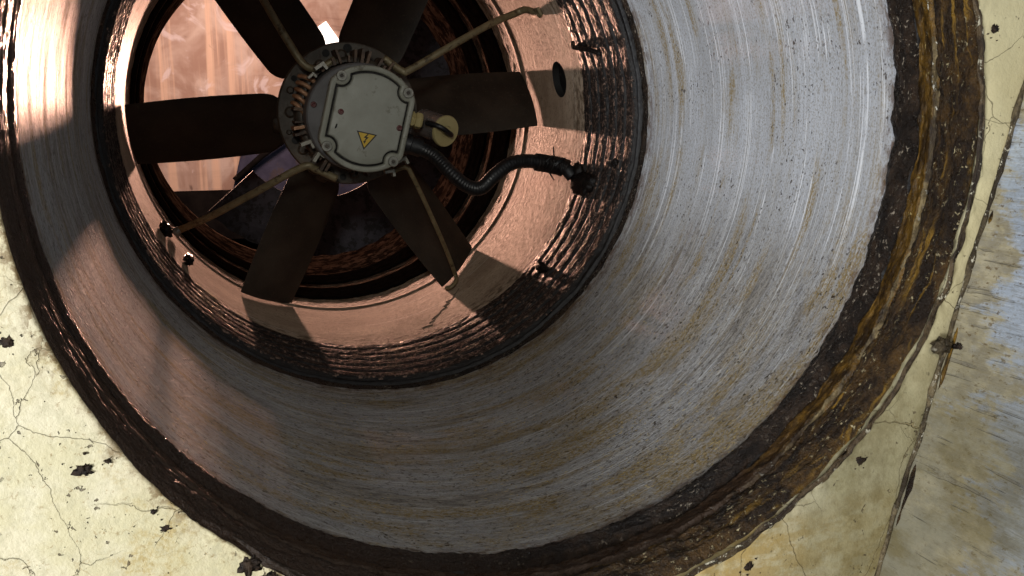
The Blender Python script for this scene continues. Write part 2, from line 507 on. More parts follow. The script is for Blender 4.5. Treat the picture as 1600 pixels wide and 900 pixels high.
def mat_simple(name, c1, c2, sc=8.0, rough=0.5, metal=0.0, bump=0.0006, bsc=40.0, spec=0.5, wear=None):
    m = M(name)
    b = m.noise(sc, 5, 0.62)
    col = m.mix(m.ramp(b, 0.32, 0.68), c1, c2)
    if wear:
        k = m.ramp(m.noise(sc * 2.3, 5, 0.7, off=(3, 9, 1)), wear[1], wear[1] + 0.08)
        col = m.mix(m.mul(k, 0.85), col, wear[0])
    h = m.noise(bsc, 5, 0.65, off=(1, 4, 4))
    return m.out(col, m.ramp(m.noise(sc * 1.7, 4, 0.6), 0.3, 0.7, rough - 0.07, rough + 0.1), metal, h, bump, spec)

def mat_blade():
    m = M('sooty_black_blade')
    g = m.noise((4, 4, 4), 5, 0.6)
    f = m.noise(70.0, 4, 0.7)
    col = m.mix(m.ramp(g, 0.35, 0.7), (0.019, 0.016, 0.013), (0.042, 0.034, 0.026))
    col = m.mix(m.mul(m.ramp(f, 0.55, 0.7), 0.5), col, (0.075, 0.060, 0.044))
    return m.out(col, m.ramp(f, 0.3, 0.7, 0.36, 0.52), 0.0, m.add(m.mul(f, 0.4), m.mul(g, 0.5)), 0.0010, 0.35)

def mat_panel():
    m = M('polished_streaked_panel')
    v = m.noise((3.2, 3.2, 0.10), 4, 0.6)
    h_ = m.noise((0.45, 0.45, 1.5), 5, 0.62, 1.2, off=(4, 4, 1))
    k = m.noise((0.8, 0.8, 0.8), 4, 0.6, 1.0, off=(7, 2, 5))
    left = m.ramp(m.axis(0), 0.75, 0.55)
    base = m.mix(m.ramp(k, 0.35, 0.65), (0.34, 0.215, 0.165), (0.54, 0.42, 0.36))
    col = m.mix(m.mul(m.ramp(v, 0.44, 0.60), m.ramp(left, 0, 1, 0.25, 1.0)), base, (0.66, 0.46, 0.34))
    dk = m.mul(m.ramp(h_, 0.50, 0.66), m.ramp(left, 0, 1, 0.75, 0.15))
    col = m.mix(dk, col, (0.20, 0.12, 0.095))
    kn = m.ramp(m.noise((1.6, 1.6, 1.6), 3, 0.55, 0.6, off=(3, 2, 9)), 0.66, 0.74)
    col = m.mix(m.mul(kn, 0.75), col, (0.10, 0.06, 0.05))
    col = m.mix(m.mul(m.ramp(m.noise((1.1, 1.1, 0.9), 4, 0.6, 1.4, off=(5, 9, 5)), 0.58, 0.68), 0.6), col, (0.72, 0.64, 0.66))
    return m.out(col, 0.5, 0.0, m.add(h_, v), 0.004, 0.2)

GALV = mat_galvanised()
WALL = mat_wall()
SIDE = mat_side()
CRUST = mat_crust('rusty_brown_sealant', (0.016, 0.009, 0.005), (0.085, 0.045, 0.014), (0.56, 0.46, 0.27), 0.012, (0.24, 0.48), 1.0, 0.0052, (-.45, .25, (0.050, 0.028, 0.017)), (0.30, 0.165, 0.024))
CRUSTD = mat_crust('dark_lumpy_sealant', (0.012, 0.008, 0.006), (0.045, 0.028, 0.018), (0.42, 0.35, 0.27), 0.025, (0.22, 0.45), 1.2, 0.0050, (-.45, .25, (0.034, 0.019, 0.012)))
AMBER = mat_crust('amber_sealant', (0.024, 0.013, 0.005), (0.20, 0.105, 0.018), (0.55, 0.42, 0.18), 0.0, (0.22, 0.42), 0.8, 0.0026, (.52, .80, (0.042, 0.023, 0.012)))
PALE = mat_crust('pale_crumbling_filler', (0.14, 0.10, 0.06), (0.46, 0.39, 0.25), (0.74, 0.70, 0.58), 0.03, (0.4, 0.65), 0.9)
SEAMM = mat_crust('dirty_seam_filler', (0.03, 0.02, 0.01), (0.20, 0.15, 0.08), (0.70, 0.64, 0.50), 0.05, (0.35, 0.6), 1.0)
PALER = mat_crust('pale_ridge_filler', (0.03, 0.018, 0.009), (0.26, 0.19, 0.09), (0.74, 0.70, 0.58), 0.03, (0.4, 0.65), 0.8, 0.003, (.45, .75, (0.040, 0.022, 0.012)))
GREASE = mat_grease()
HOUS = mat_housing()
MATT = mat_simple('matt_black_gasket', (0.004, 0.0035, 0.003), (0.010, 0.008, 0.007), 26, 0.85, 0, 0.0006, 60, 0.0)
TAR = mat_simple('black_tar', (0.005, 0.004, 0.004), (0.016, 0.012, 0.010), 30, 0.36, 0, 0.002, 70, 0.25)
EDGE = mat_simple('dark_steel_edge', (0.007, 0.006, 0.006), (0.018, 0.016, 0.016), 40, 0.42, 0.0, 0.001, 50, 0.2)
BLADE = mat_blade()
HUB = mat_simple('sooty_hub_metal', (0.035, 0.028, 0.021), (0.085, 0.068, 0.05), 12, 0.5, 0.2, 0.001, 46)
FLANGE = mat_simple('dusty_flange_metal', (0.060, 0.050, 0.038), (0.115, 0.10, 0.078), 10, 0.52, 0.15, 0.0009, 48, wear=((0.05, 0.03, 0.02), 0.56))
COVER = mat_simple('grey_die_cast_paint', (0.285, 0.288, 0.238), (0.35, 0.355, 0.305), 7, 0.46, 0.0, 0.0005, 60, wear=((0.20, 0.19, 0.145), 0.60))
COVERD = mat_simple('grey_cover_rim_paint', (0.24, 0.24, 0.19), (0.32, 0.32, 0.265), 9, 0.45, 0.0, 0.0006, 60, wear=((0.13, 0.115, 0.08), 0.58))
MOTOR = mat_simple('violet_grey_motor_end', (0.105, 0.10, 0.10), (0.15, 0.145, 0.145), 8, 0.5, 0.1, 0.0004, 50)
FIN = mat_simple('rust_dusted_fin', (0.045, 0.028, 0.018), (0.13, 0.075, 0.042), 20, 0.5, 0.2, 0.001, 60)
FINC = mat_simple('copper_dusted_fin', (0.30, 0.15, 0.075), (0.52, 0.29, 0.165), 20, 0.45, 0.3, 0.001, 60)
CLIP = mat_simple('bare_aluminium_clip', (0.28, 0.27, 0.22), (0.44, 0.42, 0.36), 14, 0.4, 0.3)
SCREW = mat_simple('zinc_screw', (0.20, 0.195, 0.165), (0.32, 0.31, 0.27), 20, 0.4, 0.4)
RIVET = mat_simple('dark_red_plug', (0.10, 0.028, 0.028), (0.15, 0.045, 0.04), 20, 0.4)
HOLE = mat_simple('black_recess', (0.006, 0.006, 0.006), (0.012, 0.011, 0.010), 20, 0.7)
STRUT = mat_simple('grimy_olive_strut', (0.17, 0.135, 0.072), (0.27, 0.22, 0.125), 16, 0.42, 0.25, 0.0008, 60, wear=((0.07, 0.045, 0.025), 0.55))
RUBBER = mat_simple('black_rubber', (0.006, 0.006, 0.0065), (0.013, 0.013, 0.014), 14, 0.40, 0.0, 0.0006, 60)
NYLON = mat_simple('yellowed_nylon', (0.36, 0.29, 0.12), (0.45, 0.37, 0.17), 12, 0.42)
CREAMP = mat_simple('yellowed_plastic_cap', (0.40, 0.33, 0.15), (0.47, 0.39, 0.19), 9, 0.4)
YELLOW = mat_simple('warning_yellow', (0.62, 0.40, 0.03), (0.68, 0.45, 0.05), 9, 0.5)
BLACK = mat_simple('print_black', (0.012, 0.011, 0.010), (0.02, 0.018, 0.016), 9, 0.5)
PANEL = mat_panel()
BLUE = mat_simple('blue_grey_sheet', (0.026, 0.026, 0.046), (0.050, 0.050, 0.085), 1.2, 0.6, 0.0, 0.006, 8, 0.08, wear=((0.05, 0.04, 0.045), 0.54))
SOOT = mat_simple('sooty_dark_sheet', (0.006, 0.005, 0.005), (0.012, 0.010, 0.009), 4, 0.8, 0.0, 0.001, 20, 0.0)
CHIP = mat_simple('dark_rust_blister', (0.010, 0.007, 0.006), (0.05, 0.03, 0.017), 40, 0.6, 0, 0.002, 90, 0.2)

# ------------------------------------------------------------------ wall with the round hole
YW = -0.235
SEAM_A, SEAM_B = Vector((1.405, 0, 1.10)), Vector((0.698, 0, -1.62))   # seam line on the wall
def seam_x(z):
    k = (z - SEAM_A.z) / (SEAM_B.z - SEAM_A.z)
    return SEAM_A.x + (SEAM_B.x - SEAM_A.x) * k

def hole_r(t):
    d = math.degrees(t) % 360
    r = 1.018 - 0.013 * max(0.0, min(1.0, 0.5 - cos(t + 0.75))) + (0.008 + 0.006 * max(0.0, cos(t + 0.7))) * nz(cos(t), sin(t), 3.1, 2.2) + (0.004 + 0.006 * max(0.0, cos(t + 0.7))) * fbm(cos(t), sin(t), 1.0, 11, 4)
    # fuller at the lower right where the sealant was smeared over the paint
    k = max(0.0, cos(t - radians(-45)))
    return r + 0.030 * k * k

def wall_out(t):
    c, s = cos(t), sin(t)
    best = 9.0
    for (nx, nzv, d) in ((-1, 0, 2.6), (0, 1, 1.5), (0, -1, 1.62)):
        den = nx * c + nzv * s
        if den > 1e-6:
            best = min(best, d / den)
    # seam
    dx, dz = SEAM_B.x - SEAM_A.x, SEAM_B.z - SEAM_A.z
    den = c * dz - s * dx
    if abs(den) > 1e-9:
        tt = (SEAM_A.x * dz - SEAM_A.z * dx) / den
        if tt > 0:
            best = min(best, tt)
    return best

NT = 900
rows = [0, 0.004, 0.012, 0.025, 0.045, 0.07, 0.10, 0.14, 0.19, 0.25, 0.32, 0.40, 0.5, 0.6, 0.7, 0.8, 0.9, 1.0]
vs = []
for k in rows:
    for j in range(NT):
        t = 2 * pi * j / NT
        a, b = hole_r(t), wall_out(t)
        r = a + (b - a) * k
        x, z = r * cos(t), r * sin(t)
        e = max(0.0, 1 - (r - a) / 0.05)
        rg_ = max(0.0, min(1.0, 0.35 + cos(t + 0.75)))
        y = YW + 0.004 * fbm(x, z, 2.0, 3.0, 4) + e * (0.1 + 0.9 * rg_) * (0.012 * fbm(x, z, 7.0, 16, 4) + 0.004)
        vs.append((x, y, z))
# back edge of the plaster (thickness)
for j in range(NT):
    t = 2 * pi * j / NT
    a = hole_r(t) + 0.010
    vs.append((a * cos(t), YW + 0.22, a * sin(t)))
fs = grid_faces(len(rows), NT, True)
bk = len(rows) * NT
for j in range(NT):
    j2 = (j + 1) % NT
    fs.append((j, j2, bk + j2, bk + j))
wall = mk('wall', vs, fs, WALL, kind='structure', label='cream painted wall with fine cracks around the round duct opening')

# dark chips in the paint
def chip(x, z, r, seed, name='paint_chip'):
    v, f = lump((x, YW + 0.0005, z), r * .85, 0.003, r * .62, 1.0, 1.5, 24, 11, seed=seed)
    mk(name, v, f, CHIP, wall)

for (x, z, r, sd) in ((-1.010, -0.332, 0.013, 1.0), (-0.912, -0.574, 0.015, 2.2), (-0.870, -0.562, 0.006, 7.7), (0.766, -0.772, 0.013, 3.3), (1.044, 0.228, 0.012, 4.4), (0.472, -0.994, 0.013, 5.1), (-0.640, -0.805, 0.022, 6.2), (-0.600, -0.835, 0.016, 6.9), (-0.785, -0.705, 0.011, 8.2), (-0.802, -0.668, 0.007, 9.3)):
    chip(x, z, r, sd)
    for q in range(3):
        a_ = random.uniform(0, 2 * pi)
        d_ = r * random.uniform(1.3, 2.6)
        chip(x + d_ * cos(a_), z + d_ * sin(a_), r * random.uniform(0.10, 0.22), sd + q * 1.3 + 11)

# ------------------------------------------------------------------ side sheet and its seam
dS = (SEAM_B - SEAM_A).normalized()
nS = 60
mY = 40
vs = []
for i in range(nS + 1):
    p = SEAM_A + (SEAM_B - SEAM_A) * (i / nS)
    for j in range(mY + 1):
        q = j / mY
        y = YW + 0.01 - 2.3 * q ** 1.4
        x = p.x + 0.10 * q + 0.006 * fbm(p.z, y, 5.0, 2.5, 4)
        vs.append((x, y, p.z))
nf = len(vs)
fs = grid_faces(nS + 1, mY + 1)
vs += [(v[0] + 0.03, v[1], v[2]) for v in vs[:nf]]
fs += grid_faces(nS + 1, mY + 1, False, nf)
for i in range(nS):
    a, b = i * (mY + 1) + mY, (i + 1) * (mY + 1) + mY
    fs.append((a, b, b + nf, a + nf))
mk('side_wall', vs, fs, SIDE, kind='structure', label='blue grey metal side sheet with tan stains beside the cream wall')

# seam bead: dark line of filler along the corner
path = []
for i in range(261):
    p = SEAM_A + (SEAM_B - SEAM_A) * (i / 260)
    path.append(Vector((p.x - 0.004 + 0.006 * fbm(p.z, 3, 1, 5, 3), YW - 0.006 + 0.004 * fbm(p.z, 8, 1, 9, 3), p.z)))
v, f = tube(path, lambda i, s: 0.0058 * (1 + 0.7 * fbm(path[i].z, 1, 1, 14, 4)), 10, wob=lambda p, a: 0.35 * fbm(p.z, cos(a), sin(a), 12, 3))
seam = mk('corner_seam_bead', v, f, SEAMM, label='crumbling pale bead of filler running down the corner seam', category='seam bead')
path2 = [p + Vector((0.016, -0.008, 0)) for p in path]
v, f = tube(path2, lambda i, s: 0.0075 * (1 + 0.6 * fbm(path[i].z, 5, 1, 9, 4)), 8, wob=lambda p, a: 0.4 * fbm(p.z, cos(a), sin(a), 15, 3))
mk('rust_line', v, f, CRUST, seam)
kz = -0.505
v, f = lump((seam_x(kz) - 0.028, YW - 0.014, kz), 0.024, 0.014, 0.020, 0.6, 1.4, 24, 14, seed=3.7)
mk('filler_knob', v, f, SEAMM, seam)
v, f = lump((seam_x(kz) + 0.012, YW - 0.03, kz + 0.002), 0.011, 0.018, 0.008, 0.5, 1.4, 18, 11, seed=5.7)
mk('filler_knob', v, f, CRUSTD, seam)

# ------------------------------------------------------------------ duct bore
duct = empty('duct_pipe', (0, 0, 0), 'wide bare galvanised steel duct bore between the wall opening and the fan', 'duct')
prof = []
def duct_fn(t, v):
    if v <= 1.0:
        y = 1.44 * v
        return 1.0 + 0.0022 * nz(cos(t), sin(t), y, 2.0) + 0.0012 * nz(cos(t), sin(t), y * 3, 5.0), y
    return 1.03, 1.44 * (2 - v)
vsl = [i / 40 for i in range(41)] + [1.0001, 1.999]
v, f = revolve(duct_fn, 360, vsl)
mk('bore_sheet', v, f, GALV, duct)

# ------------------------------------------------------------------ sealant ring between bore and wall
ring = empty('sealant_ring', (0, 0, 0), 'thick rusty brown ring of old sealant round the mouth of the duct', 'sealant')
def band(name, pts, nv, amp, kk, mat, seed, aspect=2.0, nth=900, rag=0.0):
    def fn(t, v):
        r, y = lerp_prof(pts, v)
        e = min(1.0, v / 0.06, (1 - v) / 0.06)
        d = fbm(cos(t) + seed, sin(t) - seed, y * aspect, kk, 5)
        d2 = fbm(cos(t) - seed, sin(t) + seed, y * aspect * 2, kk * 3.1, 4)
        yy = y + rag * fbm(cos(t), sin(t), seed + (0 if v < .5 else 4), 13, 4) * (1 if (v < 0.2 or v > 0.8) else 0.4)
        k = 0.25 + 0.75 * max(0.0, min(1.0, 0.55 + cos(t + 0.75)))
        r = 1.0 + (r - 1.0) * (0.15 + 0.85 * (k - 0.25) / 0.75)
        if y < -0.19:
            r = min(r, hole_r(t) - 0.001)
        return r - k * (amp * d + amp * 0.6 * d2) * (0.4 + 0.6 * e), yy
    vv, ff = revolve(fn, nth, [i / nv for i in range(nv + 1)])
    return mk(name, vv, ff, mat, ring)

band('dark_inner_bead', [(0, 1.004, 0.016), (.15, .990, .006), (.5, .980, -.018), (.85, .990, -.050), (1, 1.012, -.060)], 16, .006, 21, CRUSTD, 1.3, rag=.008)
band('dark_groove', [(0, 1.004, -.050), (.5, 1.014, -.062), (1, 1.004, -.074)], 6, .003, 8, TAR, 2.1)
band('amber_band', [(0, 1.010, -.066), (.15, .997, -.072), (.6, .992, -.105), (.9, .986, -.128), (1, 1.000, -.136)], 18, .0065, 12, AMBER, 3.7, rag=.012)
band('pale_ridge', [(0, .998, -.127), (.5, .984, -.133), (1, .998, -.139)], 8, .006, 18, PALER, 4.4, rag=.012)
band('brown_crust', [(0, 1.004, -.132), (.12, .991, -.142), (.35, .985, -.165), (.6, .990, -.195), (.85, .998, -.222), (1, 1.022, -.236)], 34, .0075, 19, CRUST, 5.9, rag=.010)
def lip_fn(t, v):
    a = hole_r(t)
    m_ = max(0.0, min(1.0, (0.30 + cos(t + 0.75)) * 2.5))
    r = a - 0.018 * m_ + 0.024 * v * m_ + 0.012 * (1 - m_) + 0.005 * m_ * fbm(cos(t), sin(t), v, 17, 4)
    y = YW - 0.002 - 0.009 * sin(pi * v) * (0.6 + 0.9 * fbm(cos(t), sin(t), v * 0.4, 9, 4)) + 0.010 * (v - 0.3)
    y = y * m_ + (YW + 0.10) * (1 - m_)
    return r, y
vv, ff = revolve(lip_fn, 900, [i / 10 for i in range(11)])
mk('outer_lip', vv, ff, mat_crust('chalky_crust_edge', (0.03, 0.018, 0.010), (0.12, 0.08, 0.04), (0.70, 0.64, 0.48), 0.035, (0.3, 0.55), 1.0, 0.003, (-.3, .4, (0.03, 0.018, 0.011))), ring)

# ------------------------------------------------------------------ black flexible connector
conn = empty('flexible_connector', (0, 1.42, 0), 'greasy black ribbed connector ring between duct bore and fan casing', 'connector')
NC = 110
def conn_y(t):
    return 1.965 + 0.020 * fbm(cos(t), sin(t), 2.0, 7, 5) + 0.03 * max(0, -cos(t + 0.5))
def conn_fn(t, v):
    y0, y1 = 1.448, conn_y(t)
    y = y0 + (y1 - y0) * v
    ribs = 6.0
    ph = v * ribs + 0.10 * fbm(cos(t), sin(t), 4.0, 3, 3)
    tri = abs((ph % 1.0) - 0.5) * 2          # 1 at the groove, 0 at the crown
    r = 0.969 + 0.022 * max(0.0, (tri - 0.60) / 0.40)
    d = fbm(cos(t), sin(t), y * 2.2, 12, 5)
    r -= 0.0014 * d + 0.0018 * fbm(cos(t), sin(t), y * 3, 38, 4)
    if v > 0.985:
        r += 0.030
    return r, y
vv, ff = revolve(conn_fn, 720, [i / NC for i in range(NC + 1)])
slv = mk('ribbed_sleeve', vv, ff, GREASE, conn)
slv.data.materials.append(TAR)
for q_, pl_ in enumerate(slv.data.polygons):
    i_, j_ = divmod(q_, 720)
    t_ = 2 * pi * (j_ + .5) / 720
    ph_ = (i_ + .5) / NC * 6.0 + 0.10 * fbm(cos(t_), sin(t_), 4.0, 3, 3)
    if abs((ph_ % 1.0) - 0.5) * 2 > 0.70 + 0.16 * fbm(cos(t_), sin(t_), i_ * .1, 16, 3):
        pl_.material_index = 1
def bead_fn(t, v):
    a = pi * v
    y = 1.430 + 0.024 * v
    r = 1.004 - 0.020 * sin(a) - 0.004 * fbm(cos(t), sin(t), y * 2, 10, 4) * sin(a)
    if 0.45 < v < 0.55:
        r += 0.008
    return r, y
vv, ff = revolve(bead_fn, 720, [i / 20 for i in range(21)])
mk('clamp_band', vv, ff, EDGE, conn)
def rim_fn(t, v):
    y = 1.385 + 0.045 * v + 0.010 * fbm(cos(t), sin(t), 6 + (3 if v > .5 else 0), 12, 4)
    return 0.999 - 0.010 * sin(pi * v) * (0.7 + 0.8 * fbm(cos(t), sin(t), v, 12, 3)), y
vv, ff = revolve(rim_fn, 720, [i / 8 for i in range(9)])
mk('grime_line', vv, ff, CRUSTD, conn)

def radial_axes(th):
    t = radians(th)
    return (Vector((cos(t), 0, sin(t))), Vector((0, 1, 0)), Vector((-sin(t), 0, cos(t))))

for (th, y, rr, ry, rt_, sd) in ((-42.0, 1.80, .022, .075, .020, 1.1), (-17.3, 1.83, .034, .11, .050, 2.7), (-15.0, 1.92, .03, .05, .045, 8.8), (-10.9, 1.56, .014, .022, .018, 3.9), (-150, 2.34, .026, .05, .034, 4.6), (-141, 2.26, .024, .09, .022, 6.1), (18.3, 1.86, .020, .05, .014, 7.3)):
    ax = radial_axes(th)
    v, f = lump(cyl(th, 0.958, y), rr * .85, ry, rt_, 0.38, 1.6, 24, 15, ax, sd)
    mk('tar_lump', v, f, TAR, conn)
# strap looped over the ribs
p = [cyl(19.5, .955, 1.93), cyl(18.6, .93, 1.87), cyl(18.0, .928, 1.79), cyl(17.2, .935, 1.72), cyl(15.8, .95, 1.66)]
v, f = tube(catmull(p, 8), lambda i, s: 0.010 + 0.003 * nz(i * .4, 2, 1), 10)
mk('strap', v, f, TAR, conn)

# ------------------------------------------------------------------ axial fan: casing
fan = empty('axial_fan', (0, 2.0, 0), 'sooty six blade axial fan with grey motor cover inside the round casing', 'fan')
NTH, NY = 360, 84
Y0, Y1 = 1.93, 3.02
def cas_r(t, y):
    b = math.exp(-((y - 2.76) / 0.014) ** 2)
    g = max(0.0, min(1.0, (y - 2.80) / 0.06))
    return 0.978 - 0.004 * b + 0.0012 * nz(cos(t), sin(t), y, 4.0) - g * 0.0024 * (0.5 + fbm(cos(t), sin(t), y * 2, 18, 4))
HT, HY, HS = 10.4, 2.238, 5       # hole: angle, y, half size of the cut in cells
jc = round(HT / 360 * NTH)
ic = round((HY - Y0) / (Y1 - Y0) * NY)
ih, jh = 9, 6
vs = []
for i in range(NY + 1):
    y = Y0 + (Y1 - Y0) * i / NY
    for j in range(NTH):
        t = 2 * pi * j / NTH
        r = cas_r(t, y)
        vs.append((r * cos(t), y, r * sin(t)))
fs = []
for i in range(NY):
    for j in range(NTH):
        if ic - ih <= i < ic + ih and jc - jh <= j < jc + jh:
            continue
        a = i * NTH + j
        b = i * NTH + (j + 1) % NTH
        fs.append((a, b, b + NTH, a + NTH))
loop = [(ic - ih, j) for j in range(jc - jh, jc + jh)] + [(i, jc + jh) for i in range(ic - ih, ic + ih)] + \
       [(ic + ih, j) for j in range(jc + jh, jc - jh, -1)] + [(i, jc - jh) for i in range(ic + ih, ic - ih, -1)]
nL = len(loop)
HR = 0.084
cy_, ct_ = Y0 + (Y1 - Y0) * ic / NY, 2 * pi * jc / NTH
base = len(vs)
rim_pts = []
for (i, j) in loop:
    y = Y0 + (Y1 - Y0) * i / NY - cy_
    s = (2 * pi * j / NTH - ct_) * 0.978
    a = atan2(y, s)
    rim_pts.append((HR * cos(a), HR * sin(a)))
for dr in (0.0, 0.003, 0.045):
    for (s, y) in rim_pts:
        t = ct_ + s / 0.978
        vs.append(((0.978 + dr) * cos(t), cy_ + y, (0.978 + dr) * sin(t)))
for q in range(nL):
    q2 = (q + 1) % nL
    a, b = loop[q][0] * NTH + loop[q][1], loop[q2][0] * NTH + loop[q2][1]
    fs.append((a, b, base + q2, base + q))
tube_v = vs[base:]
del vs[base + nL:]
# outer skin of the casing
b2 = len(vs)
for y in (Y0, Y1):
    for j in range(NTH):
        t = 2 * pi * j / NTH
        vs.append((1.03 * cos(t), y, 1.03 * sin(t)))
fs += grid_faces(2, NTH, True, b2)
casing = mk('casing', vs, fs, HOUS, fan)
mk('hole_sleeve', tube_v, grid_faces(3, nL, True), HOLE, casing)
ax = radial_axes(HT)
v, f = lathe(cyl(HT, 1.012, HY), ax[0], [(0, 0.0), (0, 0.09), (0.012, 0.09), (0.012, 0.0)], 28)
mk('hole_backing', v, f, HOLE, casing)
# casing joint: a hairline crack at the bottom right
cr = []
for k in range(25):
    q = k / 24
    th = -59.5 - 16.5 * q + 0.9 * sin(k * 1.9) + 0.5 * sin(k * 0.7)
    cr.append(cyl(th, 0.9778, 2.40 - 0.34 * q + 0.012 * sin(k * 2.3)))
v, f = tube(cr, lambda i, s: 0.0010 * (1.3 + nz(i * .9, 3, 3)), 6)
mk('casing_crack', v, f, HOLE, casing)
# gaskets at the far end
def gasket(name, y0, y1, r0, amp, mat, seed, k=14):
    def fn(t, v):
        y = y0 + (y1 - y0) * v + 0.008 * fbm(cos(t), sin(t), seed, 8, 4) * (1 if 0.1 < v < 0.9 else 1.3)
        e = sin(pi * min(1, max(0, v)))
        r = 0.986 - (0.986 - r0) * min(1, e * 5) - amp * fbm(cos(t), sin(t), y * 2 + seed, k, 5) * min(1, e * 2)
        return r, y
    vv, ff = revolve(fn, 540, [i / 14 for i in range(15)])
    return mk(name, vv, ff, mat, casing)
gasket('near_gasket', 2.97, 3.30, 0.968, .0018, MATT, 2.0)
gasket('joint_band', 3.26, 3.44, 0.974, .003, mat_crust('dusty_joint_band', (0.07, 0.048, 0.036), (0.34, 0.26, 0.20), (0.5, 0.42, 0.35), 0.0, (0.6, 0.8), 1.5, 0.003, spec=0.0), 5.0, 18)
gasket('far_gasket', 3.40, 3.72, 0.968, .0018, MATT, 8.0)

# ------------------------------------------------------------------ impeller
v, f = lathe((0, 2.375, 0), (0, 1, 0), [(0, 0.02), (0, .285), (.01, .298), (.06, .305), (.36, .305), (.40, .28), (.41, .02)], 64)
imp = mk('impeller', v, f, HUB, fan, ang=35)
def blade_mesh():
    nr, nc = 26, 14
    front, back = [], []
    R0, R1 = 0.27, 0.973
    for i in range(nr + 1):
        q = i / nr
        r = R0 + (R1 - R0) * q
        wd = 0.275 + 0.02 * sin(pi * q)
        # rounded root corners
        a = (r - R0)
        cut = 0.0
        if a < 0.10:
            cut = 0.075 * (1 - sqrt(max(0, 1 - (1 - a / 0.10) ** 2)))
        dy = 0.26 - 0.05 * q
        lo, hi = -wd / 2 + cut * 1.0, wd / 2 - cut * 1.15
        for k in range(nc + 1):
            c = k / nc
            s = lo + (hi - lo) * c
            sw = s + 0.006 * (1 - q)
            y = 2.665 + dy * (s / wd) - 0.022 * sin(pi * c) * (1 - 0.3 * q)
            th = 0.0075 * (0.35 + sin(pi * min(1, max(0, c))) ** 0.5)
            an = sw / r if False else 0
            rr = sqrt(max(1e-6, r * r - (sw * sw if q > 0.98 else 0)))
            front.append(Vector((rr, y - th, sw)))
            back.append(Vector((rr, y + th, sw)))
    n = len(front)
    vs_ = front + back
    f_ = grid_faces(nr + 1, nc + 1) + grid_faces(nr + 1, nc + 1, False, n)
    W = nc + 1
    for i in range(nr):
        for k in (0, nc):
            a, b = i * W + k, (i + 1) * W + k
            f_.append((a, b, b + n, a + n))
    for k in range(nc):
        for i in (0, nr):
            a, b = i * W + k, i * W + k + 1
            f_.append((a, b, b + n, a + n))
    return vs_, f_
bv, bf = blade_mesh()
blade0 = None
BLADE_ANGLES = [5.0, 65.3, 125.3, 185.0, 245.4, 306.2]
off = Vector((0, 2.4, 0))
me = None
for k, an in enumerate(BLADE_ANGLES):
    if k == 0:
        blade0 = mk('fan_blade', [Vector(q) for q in bv], bf, BLADE, imp, ang=40)
        o = blade0
    else:
        o = blade0.copy()
        C.objects.link(o)
        o.parent = imp
    o.rotation_euler = (0, -radians(an), 0)
WORN_GLINT = mat_simple('worn_highlit_blade_edge', (0.10, 0.08, 0.055), (0.24, 0.19, 0.13), 30, 0.4, 0.3, 0.0006, 60, wear=((0.03, 0.024, 0.018), 0.47))  # worn edges, with edge highlights painted into the pale colour
blade0.data.materials.append(WORN_GLINT)
for pl_ in blade0.data.polygons[-(2 * 26 + 2 * 14):]:
    pl_.material_index = 1
# blade clamps at the root
for k, an in enumerate(BLADE_ANGLES):
    ax = radial_axes(an)
    v, f = lathe(cyl(an, .27, 2.66), ax[0], [(0, .02), (0, .05), (.055, .05), (.065, .042), (.065, .01)], 20)
    mk('blade_root', v, f, HUB, imp, ang=40)

# ------------------------------------------------------------------ motor
FC = Vector((-0.018, 0, 0.012))
def disc_y(y0, prof, seg, c=FC):
    return lathe((c.x, y0, c.z), (0, 1, 0), prof, seg)
v, f = disc_y(2.09, [(0, .02), (0, .222), (.006, .229), (.06, .232), (.24, .232)], 72, Vector((-.008, 0, .0)))
motor = mk('motor', v, f, MOTOR, fan, ang=40)
v, f = disc_y(2.325, [(0, .02), (0, .295), (.004, .312), (.03, .318), (.045, .310), (.05, .02)], 96)
mk('mounting_flange', v, f, FLANGE, motor, ang=40)
# slots and bolts on the flange
for an, rr, s in ((158, .278, .017), (178, .262, .026), (196, .282, .012), (216, .265, .024), (120, .25, .022), (96, .262, .024), (78, .27, .02), (232, .27, .018), (250, .275, .016), (272, .272, .02), (300, .27, .018), (60, .27, .016), (35, .275, .02), (330, .275, .02)):
    c = cyl(an, rr, 2.325) + FC
    v, f = lathe(c + V(0, -.012, 0), (0, 1, 0), [(0, .001), (0, s * .62), (.004, s * .8), (.008, s), (.016, s)], 16)
    mk('flange_bolt', v, f, HUB, motor, ang=40)
for an, rr, s in ((147, .285, .013), (170, .232, .012), (205, .27, .017), (110, .282, .017), (90, .288, .02), (262, .285, .015)):
    c = cyl(an, rr, 2.3245) + FC
    v, f = lathe(c + V(0, -.003, 0), (0, 1, 0), [(0, .001), (0, s), (.004, s)], 16)
    mk('flange_hole', v, f, HOLE, motor, ang=40)
# cooling fins between can and flange, dusted with rust
n_f = 58
for k in range(n_f):
    an = 360.0 * k / n_f + random.uniform(-2, 2)
    hot = 138 < an < 168
    if hot or random.random() < 0.12 or 126 < an < 138 or 203 < an < 222 or -1 < an < 8 or an > 318 or 12 < an < 48 or random.random() < 0.16:
        continue
    t = radians(an + random.uniform(-5, 5))
    er, et = Vector((cos(t), 0, sin(t))), Vector((-sin(t), 0, cos(t)))
    ro = random.choice((random.uniform(.243, .262), random.uniform(.262, .286)))
    if hot:
        ro = random.uniform(.272, .290)
    q = FC + Vector((cos(radians(an)), 0, sin(radians(an)))) * ((.222 + ro) / 2)
    v, f = box(q + V(0, 2.25 - random.uniform(0, .02), 0), er, (0, 1, 0), et, (ro - .222) / 2, .07, .0045 * (1.6 if hot else random.uniform(.6, 1.7)))
    mk('cooling_fin', v, f, FINC if hot or (170 < an < 200 and k % 2) else FIN, motor, smooth=False)
